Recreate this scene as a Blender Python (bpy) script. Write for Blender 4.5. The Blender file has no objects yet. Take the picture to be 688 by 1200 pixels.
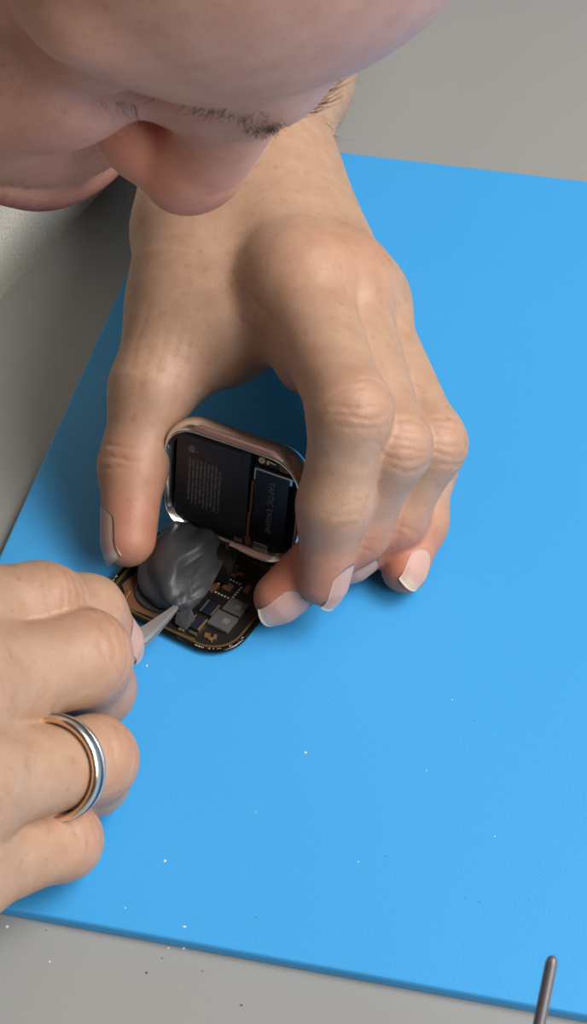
import bpy, bmesh, math, random
import numpy as np
from mathutils import Vector, Matrix
random.seed(7); RNG = np.random.default_rng(7)
S = bpy.context.scene
COL = S.collection
MM = 0.001

# ------------------------------------------------------------------ camera geometry (millimetres, z = 0 on top of the mat)
c0 = np.array([344., 600.]); FPX = 1900.
_a = np.array([-14100., -1533.]) - c0
_P0 = np.array([221., 157.]); _d = np.array([140., -310.]) / np.hypot(140, 310)
_V2 = _P0 + _d * ((-FPX * FPX - _a @ (_P0 - c0)) / (_a @ _d))
_X = -np.array([*_a, FPX]); _X /= np.linalg.norm(_X)
_Y = np.array([*(_V2 - c0), FPX]); _Y /= np.linalg.norm(_Y)
R = np.stack([_X, _Y, np.cross(_X, _Y)], 1)          # world -> camera (x right, y down, z forward)
def ray(px, py): return R.T @ np.array([(px - c0[0]) / FPX, (py - c0[1]) / FPX, 1.])
_H = -ray(240, 690)[2] * FPX / 4.3
_r = ray(-172, 1031)
CAM = np.array([0, 0, _H]) - (np.array([0, 0, _H]) + _r * (-_H / _r[2])); CAM[2] = _H
def P(px, py, z=0.):
    """the point at height z above the mat seen at pixel (px, py)"""
    r = ray(px, py); return CAM + r * ((z - CAM[2]) / r[2])
def proj(p):
    q = R @ (np.asarray(p) - CAM); return np.array([q[0] / q[2] * FPX + c0[0], q[1] / q[2] * FPX + c0[1], q[2]])
def idir(a, b, t):
    """a direction given as right, down and towards-the-viewer amounts"""
    v = R.T @ np.array([a, b, -t], float); return v / np.linalg.norm(v)
def unit(v): v = np.asarray(v, float); return v / (np.linalg.norm(v) + 1e-12)

# ------------------------------------------------------------------ materials
def srgb(r, g, b):
    return tuple((x / 255 / 12.92 if x / 255 <= 0.04045 else ((x / 255 + 0.055) / 1.055) ** 2.4) for x in (r, g, b))
def mat(name, col, rough=0.5, metal=0.0, **kw):
    m = bpy.data.materials.new(name); m.use_nodes = True
    b = m.node_tree.nodes['Principled BSDF']
    b.inputs['Base Color'].default_value = (*col, 1); b.inputs['Roughness'].default_value = rough; b.inputs['Metallic'].default_value = metal
    for k, v in kw.items(): b.inputs[k.replace('_', ' ')].default_value = v
    return m
def nd(m, t, **kw):
    n = m.node_tree.nodes.new(t)
    for k, v in kw.items(): setattr(n, k, v)
    return n
def lk(m, a, b): m.node_tree.links.new(a, b)
def noise(m, scale, detail=3, rough=.55):
    tc = nd(m, 'ShaderNodeTexCoord'); n = nd(m, 'ShaderNodeTexNoise')
    n.inputs['Scale'].default_value = scale; n.inputs['Detail'].default_value = detail; n.inputs['Roughness'].default_value = rough
    lk(m, tc.outputs['Object'], n.inputs['Vector']); return n
def bump(m, height_out, dist, strength=1., prev=None):
    b = nd(m, 'ShaderNodeBump'); b.inputs['Distance'].default_value = dist; b.inputs['Strength'].default_value = strength
    lk(m, height_out, b.inputs['Height'])
    if prev: lk(m, prev.outputs['Normal'], b.inputs['Normal'])
    return b
def bsdf(m): return m.node_tree.nodes['Principled BSDF']
def vary(m, col, scale, amt, detail=3):
    """small colour variation that belongs to the material"""
    n = noise(m, scale, detail); r = nd(m, 'ShaderNodeMix', data_type='RGBA')
    r.inputs['A'].default_value = (*[x * (1 - amt) for x in col], 1); r.inputs['B'].default_value = (*[min(1, x * (1 + amt)) for x in col], 1)
    lk(m, n.outputs['Fac'], r.inputs['Factor']); lk(m, r.outputs['Result'], bsdf(m).inputs['Base Color'])
    return n

def skin_material():
    m = mat('skin', (.6, .4, .3), .48)
    b = bsdf(m)
    at = nd(m, 'ShaderNodeAttribute', attribute_name='tint')
    n = noise(m, 170, 4); ramp = nd(m, 'ShaderNodeMapRange'); ramp.inputs['From Min'].default_value = .3; ramp.inputs['From Max'].default_value = .7
    ramp.inputs['To Min'].default_value = 0.0; ramp.inputs['To Max'].default_value = 1.0
    lk(m, n.outputs['Fac'], ramp.inputs['Value'])
    mx = nd(m, 'ShaderNodeMix', data_type='RGBA', blend_type='MULTIPLY'); mx.inputs['Factor'].default_value = 1
    cr = nd(m, 'ShaderNodeMix', data_type='RGBA'); cr.inputs['A'].default_value = (1.05, 1.05, 1.04, 1); cr.inputs['B'].default_value = (.93, .85, .82, 1)
    lk(m, ramp.outputs['Result'], cr.inputs['Factor'])
    lk(m, at.outputs['Color'], mx.inputs['A']); lk(m, cr.outputs['Result'], mx.inputs['B'])
    n3 = noise(m, 420, 2); r3 = nd(m, 'ShaderNodeMapRange'); r3.inputs['From Min'].default_value = .60; r3.inputs['From Max'].default_value = .74; lk(m, n3.outputs['Fac'], r3.inputs['Value'])
    m3 = nd(m, 'ShaderNodeMix', data_type='RGBA', blend_type='MULTIPLY'); m3.inputs['B'].default_value = (.93, .80, .76, 1)
    lk(m, r3.outputs['Result'], m3.inputs['Factor']); lk(m, mx.outputs['Result'], m3.inputs['A']); lk(m, m3.outputs['Result'], b.inputs['Base Color'])
    b.inputs['Subsurface Weight'].default_value = .14
    b.inputs['Subsurface Radius'].default_value = (1.0, .35, .2); b.inputs['Subsurface Scale'].default_value = .003
    tc = nd(m, 'ShaderNodeTexCoord'); v = nd(m, 'ShaderNodeTexVoronoi', feature='DISTANCE_TO_EDGE'); v.inputs['Scale'].default_value = 900
    wn = noise(m, 420, 3); add = nd(m, 'ShaderNodeMix', data_type='VECTOR'); add.inputs['Factor'].default_value = .004
    lk(m, tc.outputs['Object'], add.inputs['A']); lk(m, wn.outputs['Color'], add.inputs['B']); lk(m, add.outputs['Result'], v.inputs['Vector'])
    mr = nd(m, 'ShaderNodeMapRange'); mr.inputs['From Max'].default_value = .25; lk(m, v.outputs['Distance'], mr.inputs['Value'])
    b1 = bump(m, mr.outputs['Result'], .00007, .35)
    b2 = bump(m, noise(m, 260, 4).outputs['Fac'], .0003, .16, b1)
    lk(m, b2.outputs['Normal'], b.inputs['Normal'])
    return m
M = {}
M['skin'] = skin_material()
nm = mat('fingernail', (.7, .45, .38), .42, 0, Specular_IOR_Level=.22)
at = nd(nm, 'ShaderNodeAttribute', attribute_name='tint'); lk(nm, at.outputs['Color'], bsdf(nm).inputs['Base Color'])
bsdf(nm).inputs['Subsurface Weight'].default_value = .15; bsdf(nm).inputs['Subsurface Scale'].default_value = .002
M['nail'] = nm

# ------------------------------------------------------------------ implicit surfaces
class Vol:
    def __init__(s, lo, hi, h):
        s.lo = np.array(lo, float); s.h = h
        s.n = np.ceil((np.array(hi) - s.lo) / h).astype(int) + 1
        s.ax = [(s.lo[i] + h * np.arange(s.n[i])).astype(np.float32) for i in range(3)]
    def new(s): return np.full(s.n, 60., np.float32)
    def box(s, lo, hi, pad):
        i0 = np.clip(np.floor((np.asarray(lo) - pad - s.lo) / s.h).astype(int), 0, s.n); i1 = np.clip(np.ceil((np.asarray(hi) + pad - s.lo) / s.h).astype(int) + 1, 0, s.n)
        sl = tuple(slice(a, b) for a, b in zip(i0, i1))
        g = np.meshgrid(s.ax[0][sl[0]], s.ax[1][sl[1]], s.ax[2][sl[2]], indexing='ij', sparse=True)
        return sl, g
def smin(a, b, k):
    if k <= 0: return np.minimum(a, b)
    h = np.maximum(k - np.abs(a - b), 0) / k
    return np.minimum(a, b) - h * h * k * .25
def smax(a, b, k): return -smin(-a, -b, k)
PAD = 14.
def cone(v, F, a, b, ra, rb, k=4., sub=False):
    """round cone blended into (or cut from) the field F"""
    a = np.asarray(a, float); b = np.asarray(b, float)
    sl, g = v.box(np.minimum(a - ra, b - rb), np.maximum(a + ra, b + rb), PAD)
    if 0 in F[sl].shape: return
    ba = b - a; l2 = ba @ ba
    if l2 < 1e-6 or math.sqrt(l2) <= abs(ra - rb):
        p = a if ra > rb else b; r = max(ra, rb)
        d = np.sqrt((g[0] - p[0]) ** 2 + (g[1] - p[1]) ** 2 + (g[2] - p[2]) ** 2) - r
    else:
        L = math.sqrt(l2); t = ba / L; pa = [g[i] - a[i] for i in range(3)]
        y = pa[0] * t[0] + pa[1] * t[1] + pa[2] * t[2]
        x = np.sqrt(np.maximum(pa[0] ** 2 + pa[1] ** 2 + pa[2] ** 2 - y * y, 0))
        sn = (ra - rb) / L; cs = math.sqrt(1 - sn * sn)
        # project
        q = y + x * sn / cs
        mid = x * cs + y * sn - ra
        d = np.where(q < 0, np.sqrt(x * x + y * y) - ra, np.where(q > L, np.sqrt(x * x + (y - L) ** 2) - rb, mid))
    d = d.astype(np.float32)
    F[sl] = smax(F[sl], -d, k) if sub else smin(F[sl], d, k)
def ell(v, F, ctr, rad, axes=None, k=4., sub=False):
    ctr = np.asarray(ctr, float); rad = np.asarray(rad, float); A = np.eye(3) if axes is None else np.asarray(axes, float)
    ext = np.sqrt(((A * rad[:, None]) ** 2).sum(0))
    sl, g = v.box(ctr - ext, ctr + ext, PAD)
    if 0 in F[sl].shape: return
    p = [g[i] - ctr[i] for i in range(3)]
    q = [sum(p[i] * A[j][i] for i in range(3)) / rad[j] for j in range(3)]
    k0 = np.sqrt(q[0] ** 2 + q[1] ** 2 + q[2] ** 2); k1 = np.sqrt(sum((q[j] / rad[j]) ** 2 for j in range(3)))
    d = (k0 * (k0 - 1) / np.maximum(k1, 1e-6)).astype(np.float32)
    F[sl] = smax(F[sl], -d, k) if sub else smin(F[sl], d, k)
def nets(v, F):
    """surface nets: (verts, quads)"""
    ins = F < 0
    c = np.zeros(np.array(F.shape) - 1, np.int8)
    for dx in (0, 1):
        for dy in (0, 1):
            for dz in (0, 1):
                c += ins[dx:F.shape[0] - 1 + dx, dy:F.shape[1] - 1 + dy, dz:F.shape[2] - 1 + dz]
    I = np.argwhere((c > 0) & (c < 8))
    idx = np.full(c.shape, -1, np.int32); idx[tuple(I.T)] = np.arange(len(I))
    acc = np.zeros((len(I), 3)); cnt = np.zeros(len(I))
    cor = {}
    for o in np.ndindex(2, 2, 2): cor[o] = F[I[:, 0] + o[0], I[:, 1] + o[1], I[:, 2] + o[2]].astype(float)
    for ax in range(3):
        for u in (0, 1):
            for w in (0, 1):
                o0 = [0, 0, 0]; oth = [i for i in range(3) if i != ax]; o0[oth[0]] = u; o0[oth[1]] = w; o1 = list(o0); o1[ax] = 1
                A = cor[tuple(o0)]; B_ = cor[tuple(o1)]; m = (A < 0) != (B_ < 0)
                t = A[m] / (A[m] - B_[m]); p = np.repeat(np.array(o0, float)[None], m.sum(), 0); p[:, ax] += t
                acc[m] += p; cnt[m] += 1
    V = v.lo + (I + acc / cnt[:, None]) * v.h
    Q = []
    for ax in range(3):
        a1, a2 = [(1, 2), (2, 0), (0, 1)][ax]
        s0 = [slice(None)] * 3; s1 = [slice(None)] * 3; s0[ax] = slice(0, -1); s1[ax] = slice(1, None)
        e = ins[tuple(s0)] != ins[tuple(s1)]
        E_ = np.argwhere(e); fl = ins[tuple(s0)][tuple(E_.T)]
        ok = (E_[:, a1] > 0) & (E_[:, a2] > 0) & (E_[:, a1] < F.shape[a1] - 1) & (E_[:, a2] < F.shape[a2] - 1)
        E_ = E_[ok]; fl = fl[ok]
        def cell(d1, d2):
            q = E_.copy(); q[:, a1] -= d1; q[:, a2] -= d2; return idx[tuple(q.T)]
        quad = np.stack([cell(1, 1), cell(0, 1), cell(0, 0), cell(1, 0)], 1)
        quad[~fl] = quad[~fl][:, ::-1]
        Q.append(quad)
    return V, np.concatenate(Q)
def smooth(V, Q, it=2, lam=.5):
    e = np.concatenate([Q[:, [0, 1]], Q[:, [1, 2]], Q[:, [2, 3]], Q[:, [3, 0]]]); e = np.concatenate([e, e[:, ::-1]])
    deg = np.bincount(e[:, 0], minlength=len(V)).astype(float)
    for i in range(it):
        for l in (lam, -lam * .95):
            s = np.stack([np.bincount(e[:, 0], V[e[:, 1], j], len(V)) for j in range(3)], 1)
            V = V + l * (s / np.maximum(deg, 1)[:, None] - V)
    return V
def normals(V, Q):
    n = np.cross(V[Q[:, 2]] - V[Q[:, 0]], V[Q[:, 3]] - V[Q[:, 1]]); N = np.zeros_like(V)
    for i in range(4):
        for j in range(3): N[:, j] += np.bincount(Q[:, i], n[:, j], len(V))
    return N / (np.linalg.norm(N, axis=1, keepdims=True) + 1e-9)
def sample(v, F, p):
    q = (np.asarray(p, float) - v.lo) / v.h; q = np.clip(q, 0, np.array(F.shape) - 1.001); i = q.astype(int); f = q - i; r = 0
    for o in np.ndindex(2, 2, 2):
        w = np.prod([f[:, j] if o[j] else 1 - f[:, j] for j in range(3)], axis=0)
        r = r + w * F[i[:, 0] + o[0], i[:, 1] + o[1], i[:, 2] + o[2]]
    return r
def grad(v, F, p, e=.8):
    g = np.stack([sample(v, F, p + np.eye(3)[j] * e) - sample(v, F, p - np.eye(3)[j] * e) for j in range(3)], 1)
    return g / (np.linalg.norm(g, axis=1, keepdims=True) + 1e-9)

# ------------------------------------------------------------------ object helpers
def mesh_obj(name, verts, faces, m, parent=None, smooth_=True, scale=MM):
    me = bpy.data.meshes.new(name)
    me.from_pydata([tuple(x) for x in (np.asarray(verts, float) * scale)], [], [tuple(int(i) for i in f) for f in faces])
    for mm in (m if isinstance(m, (list, tuple)) else [m]): me.materials.append(mm)
    if smooth_: me.polygons.foreach_set('use_smooth', np.ones(len(me.polygons), bool))
    me.update()
    o = bpy.data.objects.new(name, me); COL.objects.link(o)
    if parent: o.parent = parent
    return o
def bm_obj(name, bm, m, parent=None, smooth_=False):
    me = bpy.data.meshes.new(name); bmesh.ops.recalc_face_normals(bm, faces=bm.faces); bm.to_mesh(me); bm.free()
    me.transform(Matrix.Scale(MM, 4))
    for mm in (m if isinstance(m, (list, tuple)) else [m]): me.materials.append(mm)
    if smooth_: me.polygons.foreach_set('use_smooth', np.ones(len(me.polygons), bool))
    me.update()
    o = bpy.data.objects.new(name, me); COL.objects.link(o)
    if parent: o.parent = parent
    return o
def empty(name, label=None, cat=None, group=None):
    o = bpy.data.objects.new(name, None); COL.objects.link(o); tag(o, label, cat, group); return o
def tag(o, label=None, cat=None, group=None, kind=None):
    if label: o['label'] = label
    if cat: o['category'] = cat
    if group: o['group'] = group
    if kind: o['kind'] = kind
    return o
class Fr:
    """a local frame in millimetres"""
    def __init__(s, o, x, y, z): s.o = np.asarray(o, float); s.A = np.stack([unit(x), unit(y), unit(z)])
    def w(s, p): return s.o + np.asarray(p, float) @ s.A
    def l(s, p): return s.A @ (np.asarray(p, float) - s.o)
def bevel(bm, r, seg=2, edges=None):
    if r > 0: bmesh.ops.bevel(bm, geom=list(edges or bm.edges), offset=r, segments=seg, affect='EDGES', profile=.6)
def box(bm, fr, lo, hi, r=0., seg=2, ang=0.):
    b = bmesh.new(); bmesh.ops.create_cube(b, size=1)
    lo = np.array(lo, float); hi = np.array(hi, float)
    for vv in b.verts: vv.co = Vector(np.array(vv.co) * (hi - lo))
    bevel(b, r, seg)
    ca, sa = math.cos(ang), math.sin(ang); ctr = (lo + hi) / 2
    for vv in b.verts:
        q = np.array(vv.co); q = np.array([q[0] * ca - q[1] * sa, q[0] * sa + q[1] * ca, q[2]]) + ctr
        vv.co = Vector(fr.w(q))
    me = bpy.data.meshes.new('tmp'); b.to_mesh(me); b.free(); bm.from_mesh(me); bpy.data.meshes.remove(me)
def rrect(w, h, r, n=8):
    pts = []
    for cx, cy, a0 in ((w / 2 - r, h / 2 - r, 0), (-w / 2 + r, h / 2 - r, 90), (-w / 2 + r, -h / 2 + r, 180), (w / 2 - r, -h / 2 + r, 270)):
        for i in range(n + 1):
            a = math.radians(a0 + 90 * i / n); pts.append((cx + r * math.cos(a), cy + r * math.sin(a)))
    return pts
def loft(bm, fr, rings, cap0=True, cap1=True):
    """rings of equal length lists of local 3-D points"""
    R_ = [[bm.verts.new(Vector(fr.w(p))) for p in ring] for ring in rings]; n = len(R_[0])
    for a, b in zip(R_, R_[1:]):
        for i in range(n): bm.faces.new((a[i], a[(i + 1) % n], b[(i + 1) % n], b[i]))
    if cap0: bm.faces.new(R_[0][::-1])
    if cap1: bm.faces.new(R_[-1])
    return R_
def tube(bm, pts, rad, n=8, cap=True):
    pts = [np.asarray(p, float) for p in pts]; rad = rad if hasattr(rad, '__len__') else [rad] * len(pts)
    up = np.array([.3, .2, .93]); rings = []
    for i, p in enumerate(pts):
        t = unit(pts[min(i + 1, len(pts) - 1)] - pts[max(i - 1, 0)]); u = unit(np.cross(t, up)); w = np.cross(t, u)
        rings.append([p + rad[i] * (math.cos(a) * u + math.sin(a) * w) for a in np.arange(n) * 2 * math.pi / n])
    loft(bm, WORLD, rings, cap, cap)
WORLD = Fr((0, 0, 0), (1, 0, 0), (0, 1, 0), (0, 0, 1))
def crom(pts, n=6):
    pts = [np.asarray(p, float) for p in pts]; q = [2 * pts[0] - pts[1]] + pts + [2 * pts[-1] - pts[-2]]; out = []
    for i in range(1, len(q) - 2):
        for t in np.arange(n) / n:
            a, b, c, d = q[i - 1:i + 3]; out.append(.5 * (2 * b + (c - a) * t + (2 * a - 5 * b + 4 * c - d) * t * t + (3 * b - a - 3 * c + d) * t ** 3))
    out.append(pts[-1]); return out

# ------------------------------------------------------------------ the person's hands
class Finger:
    def __init__(s, pts, rad, dorsal, k=5.):
        s.p = [np.asarray(p, float) for p in pts]; s.r = rad; s.n = dorsal; s.k = k
def build_finger(v, F, fg):
    p, r = fg.p, fg.r
    for i in range(len(p) - 1): cone(v, F, p[i], p[i + 1], r[i], r[i + 1], fg.k if i else 0)
def hand_mesh(v, palm, fingers, kweb=7., kf=1.6):
    FF = v.new()
    for fg in fingers:
        G = v.new(); build_finger(v, G, fg); FF = smin(FF, G, kf); del G
    F = smin(palm, FF, kweb)
    return F
def wrinkles(V, N, T, spec):
    """crease lines across a joint: spec = (centre, along, facing, offsets, half width, depth, sharpness, redness)"""
    for ctr, t, n, offs, hw, depth, w, red in spec:
        t = unit(t); n = unit(np.asarray(n) - t * (np.asarray(n) @ t)); b = np.cross(t, n)
        q = V - ctr; near = np.einsum('ij,ij->i', q, q) < (hw * 2.6) ** 2
        if not near.any(): continue
        q = q[near]; s = q @ t; u = q @ b
        face = np.clip(N[near] @ n * 1.6 + .1, 0, 1)
        d = np.zeros(len(q))
        for j, (o, wob) in enumerate(offs):
            line = o + wob * (u / hw) ** 2 + .30 * np.sin(u * .55 + j * 2.1 + ctr[0]) + .16 * np.sin(u * 1.9 + j * 4.3)
            fade = np.clip(1.25 - (np.abs(u - hw * .35 * math.sin(j * 2.7 + ctr[1])) / (hw * (.75 + .25 * math.sin(j * 5.1)))) ** 2, 0, 1)
            d += np.exp(-((s - line) / w) ** 2) * fade
        V[near] -= N[near] * (np.minimum(d, 1.3) * depth * face)[:, None]
        if red:
            m = np.exp(-(s / (hw * .95)) ** 2 - (u / (hw * .9)) ** 2) * face * red
            T[near] = T[near] * (1 - m[:, None]) + T[near] * np.array([1.02, .80, .76]) * m[:, None]
def blush(V, T, ctr, rad, col, amt):
    m = np.exp(-(np.linalg.norm(V - np.asarray(ctr), axis=1) / rad) ** 2)[:, None] * amt
    T[:] = T * (1 - m) + T * np.array(col) * m
def nail(v, F, tip, t, n, r, back, front, wid, free=1.2, bed=(.60, .335, .275), lift=.08):
    """a nail plate laid on the skin around a finger tip; returns verts, faces, tints"""
    t = unit(t); n = unit(np.asarray(n) - t * (np.asarray(n) @ t)); b = np.cross(t, n)
    nu, nv = 15, 13; G = np.zeros((nu, nv, 3)); C = np.zeros((nu, nv, 3)); white = np.array([.58, .46, .37])
    us = np.linspace(0, 1, nu)
    for i, u in enumerate(us):
        for j in range(nv):
            w = -1 + 2 * j / (nv - 1)
            # rounded outline: cuticle end half-ellipse, free end gently curved
            uu = u - .20 * (w * w) * max(0., u - .5) * 2 + .24 * w * w * (1 - u) ** 1.5
            wid_u = wid * (1 - .10 * (1 - u) ** 2 - .12 * max(0, u - .8) / .2)
            th = w * wid_u / max(r, 1)
            x = -back + (back + front) * uu
            G[i, j] = np.asarray(tip) + t * x + (n * math.cos(th) + b * math.sin(th)) * r * 1.02
            f = np.clip((u - .86 + .05 * (1 - w * w)) / .05, 0, 1)
            lun = np.exp(-((u - .04) / .16) ** 2 - (w / .6) ** 2) * .45
            C[i, j] = np.array(bed) * (1 - f) + white * f; C[i, j] = C[i, j] * (1 - lun) + np.array([.60, .39, .33]) * lun
    p = G.reshape(-1, 3)
    for _ in range(4): p = p - grad(v, F, p) * (sample(v, F, p) - lift)[:, None]
    G2 = p.reshape(nu, nv, 3)
    # the last rows leave the skin and run on straight as the free edge
    k = int(nu * .78)
    dirs = unit(np.mean(G2[k - 1] - G2[k - 4], axis=0))
    for i in range(k, nu):
        step = (us[i] - us[k - 1]) * (back + front)
        for j in range(nv):
            w = -1 + 2 * j / (nv - 1)
            dd = unit(G2[k - 1, j] - G2[k - 4, j]) * .5 + dirs * .5
            G2[i, j] = G2[k - 1, j] + unit(dd) * step * (1 - .28 * w * w) - n * .05 * step * step
    top = G2.reshape(-1, 3); nn = np.cross(np.gradient(G2, axis=0).reshape(-1, 3), np.gradient(G2, axis=1).reshape(-1, 3)); nn /= np.linalg.norm(nn, axis=1, keepdims=True) + 1e-9
    nn *= np.sign(np.mean(nn @ n))
    V = np.concatenate([top, top - nn * .55]); Q = []; o = nu * nv
    fl = np.sign(np.dot(np.cross(G2[1, 6] - G2[0, 6], G2[0, 7] - G2[0, 6]), n))
    for i in range(nu - 1):
        for j in range(nv - 1):
            q = [i * nv + j, (i + 1) * nv + j, (i + 1) * nv + j + 1, i * nv + j + 1]
            Q.append(q if fl > 0 else q[::-1]); Q.append([x + o for x in (q[::-1] if fl > 0 else q)])
    rim = [(0, j) for j in range(nv)] + [(i, nv - 1) for i in range(1, nu)] + [(nu - 1, j) for j in range(nv - 2, -1, -1)] + [(i, 0) for i in range(nu - 2, 0, -1)]
    for (a, b_) in zip(rim, rim[1:] + rim[:1]):
        x, y = a[0] * nv + a[1], b_[0] * nv + b_[1]; q = [x, y, y + o, x + o]; Q.append(q[::-1] if fl > 0 else q)
    return V, np.array(Q), np.concatenate([C.reshape(-1, 3)] * 2)

SKIN = np.array(srgb(180, 147, 122))
BODY = []   # (verts, quads, tints, material index)

# ---- left hand: dorsal side up, holding the watch between thumb and fingers
def lp(l): return [P(*q) for q in l]
h = .7
vL = Vol((-32, 84, -2), (140, 470, 96), h)
wr = lp([(250, 205, 58), (314, 205, 58)])
LF = {
 'index':  Finger(lp([(350, 332, 62), (411, 482, 60), (392, 592, 37), (379, 679, 17)]), [12.5, 9.8, 8.8, 6.9], idir(.8, -.05, .6)),
 'middle': Finger(lp([(398, 335, 57), (460, 522, 46), (416, 620, 22), (328, 700, 8.2)]), [11.5, 9.4, 8.6, 7.0], idir(.35, .45, .75)),
 'ring':   Finger(lp([(425, 358, 48), (504, 520, 37), (462, 608, 18), (412, 654, 8.5)]), [10.5, 9.0, 8., 6.7], idir(.5, .3, .8)),
 'pinky':  Finger(lp([(440, 398, 31), (500, 545, 18), (491, 612, 11), (474, 668, 7.)]), [9.5, 7.9, 7.2, 6.3], idir(.6, -.1, .75)),
 'thumb':  Finger(lp([(222, 335, 50), (178, 455, 36), (156, 545, 22), (150, 632, 10.5)]), [14, 11., 8.7, 7.6], idir(-.95, .0, .35)),
}
palm = vL.new()
w0, w1 = wr
e0, e1 = P(258, 90, 54), P(328, 90, 54)
el0, el1 = np.array([8., 455, 40]), np.array([44., 455, 40])
cone(vL, palm, w0, e0, 17.5, 20, 0); cone(vL, palm, w1, e1, 17.5, 21, 12)
cone(vL, palm, e0, el0, 20, 34, 14); cone(vL, palm, e1, el1, 21, 34, 14)
m0, m1 = P(232, 265, 54), P(308, 265, 56)
cone(vL, palm, w0, m0, 17.5, 16, 10); cone(vL, palm, w1, m1, 17.5, 17, 10)
cone(vL, palm, (w0 + w1) / 2, LF['index'].p[0], 17, 12.5, 12)
cone(vL, palm, (w0 + w1) / 2, LF['middle'].p[0], 17, 12, 12)
cone(vL, palm, w1, LF['ring'].p[0], 17, 11, 12)
cone(vL, palm, w1 + np.array([0, 0, -6]), LF['pinky'].p[0], 15, 10, 12)
cone(vL, palm, w0, LF['thumb'].p[0], 17, 14, 12)
# heel and hollow of the palm with added light-blocking bulk, web between thumb and index
cone(vL, palm, P(296, 262, 40), P(372, 345, 38), 15, 12, 12)
cone(vL, palm, P(318, 270, 24), P(408, 372, 20), 17, 14, 12)  # this and the next: unseen low bulk added to darken the gap
cone(vL, palm, P(262, 285, 26), P(318, 330, 20), 15, 15, 12)
cone(vL, palm, P(214, 372, 44), P(300, 330, 48), 12.5, 13, 12)
cone(vL, palm, P(212, 428, 37), P(268, 402, 42), 9.5, 9.5, 10)
cone(vL, palm, P(268, 402, 42), P(318, 368, 48), 9.5, 9, 8)
cone(vL, palm, P(238, 275, 54), P(262, 360, 49), 15, 14, 14)
cone(vL, palm, P(318, 365, 50), P(356, 430, 50), 8, 7, 8)
LV = hand_mesh(vL, palm, list(LF.values()), 8., 1.4)
# knuckle heads
for nm_, dz, r_ in (('index', 3.2, 10.5), ('middle', 3., 10.), ('ring', 2.5, 9.)):
    ell(vL, LV, LF[nm_].p[0] + np.array([0, 0, dz]), (r_, r_, r_), None, 9)
V, Q = nets(vL, LV); V = smooth(V, Q, 2)
N = normals(V, Q); T = np.repeat(SKIN[None], len(V), 0)
spec = []
for nm_ in ('index', 'middle', 'ring', 'pinky'):
    fg = LF[nm_]; t = unit(fg.p[1] - fg.p[0]) + unit(fg.p[2] - fg.p[1]); n = unit(unit(fg.p[1] - fg.p[0]) - unit(fg.p[2] - fg.p[1])) + idir(.1, 0, .5)
    spec.append((fg.p[1], t, n, [(-6, 3.2), (-3.4, 1.9), (-.6, .5), (1.8, -.9), (4.4, -2.2), (6.8, -3.2)], 9, .24, .5, .5))
    t2 = unit(fg.p[3] - fg.p[1]); spec.append((fg.p[2], t2, fg.n + idir(0, 0, .4), [(-1.5, .5), (.8, -.2)], 6.5, .16, .5, .1))
fg = LF['thumb']; t = unit(fg.p[3] - fg.p[1])
spec.append((fg.p[2], t, idir(-.5, 0, .8), [(-3.4, .8), (0.2, -.2), (2.8, -.8)], 10, .30, .6, .25))
spec.append((P(302, 380, 56), idir(-.75, .6, 0), idir(0, -.1, 1), [(-3.2, 1.), (-.4, .5), (2.6, -.4)], 8, .38, .7, .2))
spec.append((P(186, 425, 46), idir(.96, .2, 0), idir(0, 0, 1), [(-7, 1.), (-3.4, .4), (.2, -.6), (3.8, .3), (7, -.7)], 15, .09, .8, .15))
wrinkles(V, N, T, spec)
for nm_ in ('index', 'middle', 'ring', 'pinky'): blush(V, T, LF[nm_].p[3], 16, (1.04, .74, .69), 1.)
blush(V, T, LF['thumb'].p[3], 24, (1.04, .72, .67), 1.)
blush(V, T, LF['index'].p[0] + np.array([4, -4, 12]), 13, (1.02, .87, .84), .6); blush(V, T, LF['middle'].p[0] + np.array([6, -2, 10]), 12, (1.02, .84, .80), .7)
BODY.append((V, Q, T, 0))
def add_nail(v, F, fg, r, back, front, wid, **kw):
    BODY.append((*nail(v, F, fg.p[3], fg.p[3] - fg.p[2], fg.n, r, back, front, wid, **kw), 1))
add_nail(vL, LV, LF['index'], 7, 7.5, 8.2, 5.4)
add_nail(vL, LV, LF['middle'], 7.2, 6.5, 8.8, 5.5)
add_nail(vL, LV, LF['pinky'], 6.3, 5.2, 7.4, 4.3)
add_nail(vL, LV, LF['thumb'], 7.6, 8.5, 8.2, 6.6)
add_nail(vL, LV, LF['ring'], 6.9, 6, 8, 5.4)

# ---- right hand: comes in from the left, holding the tweezers; band on the ring finger
vR = Vol((-290, -40, -2), (75, 140, 92), h)
RF = {
 'index':  Finger(lp([(-70, 722, 54), (48, 708, 46), (102, 719, 35), (137, 752, 22)]), [11.5, 9.0, 8.5, 6.6], idir(.9, -.25, .35)),
 'middle': Finger(lp([(-60, 810, 52), (98, 770, 40), (112, 806, 21), (84, 818, 11)]), [12., 10.3, 8.8, 7.4], idir(.9, .3, .1)),
 'ring':   Finger(lp([(-55, 925, 46), (110, 890, 26), (108, 912, 13), (66, 905, 9)]), [11.2, 9.2, 8., 7.], idir(.9, .3, .1)),
 'pinky':  Finger(lp([(-60, 1030, 32), (74, 985, 15), (76, 985, 9), (36, 975, 7.5)]), [9.8, 8., 7., 6.4], idir(.9, .3, .1)),
 'thumb':  Finger(lp([(-170, 700, 40), (-75, 750, 24), (30, 775, 13), (98, 772, 8.5)]), [14, 11, 9.5, 7.8], idir(.1, -.7, .5)),
}
palm = vR.new()
rw0, rw1 = np.array([-82., 96, 50]), np.array([-82., 62, 44])
re0, re1 = np.array([-275., 90, 36]), np.array([-275., 40, 36])
cone(vR, palm, rw0, re0, 18, 34, 0); cone(vR, palm, rw1, re1, 18, 34, 12)
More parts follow.
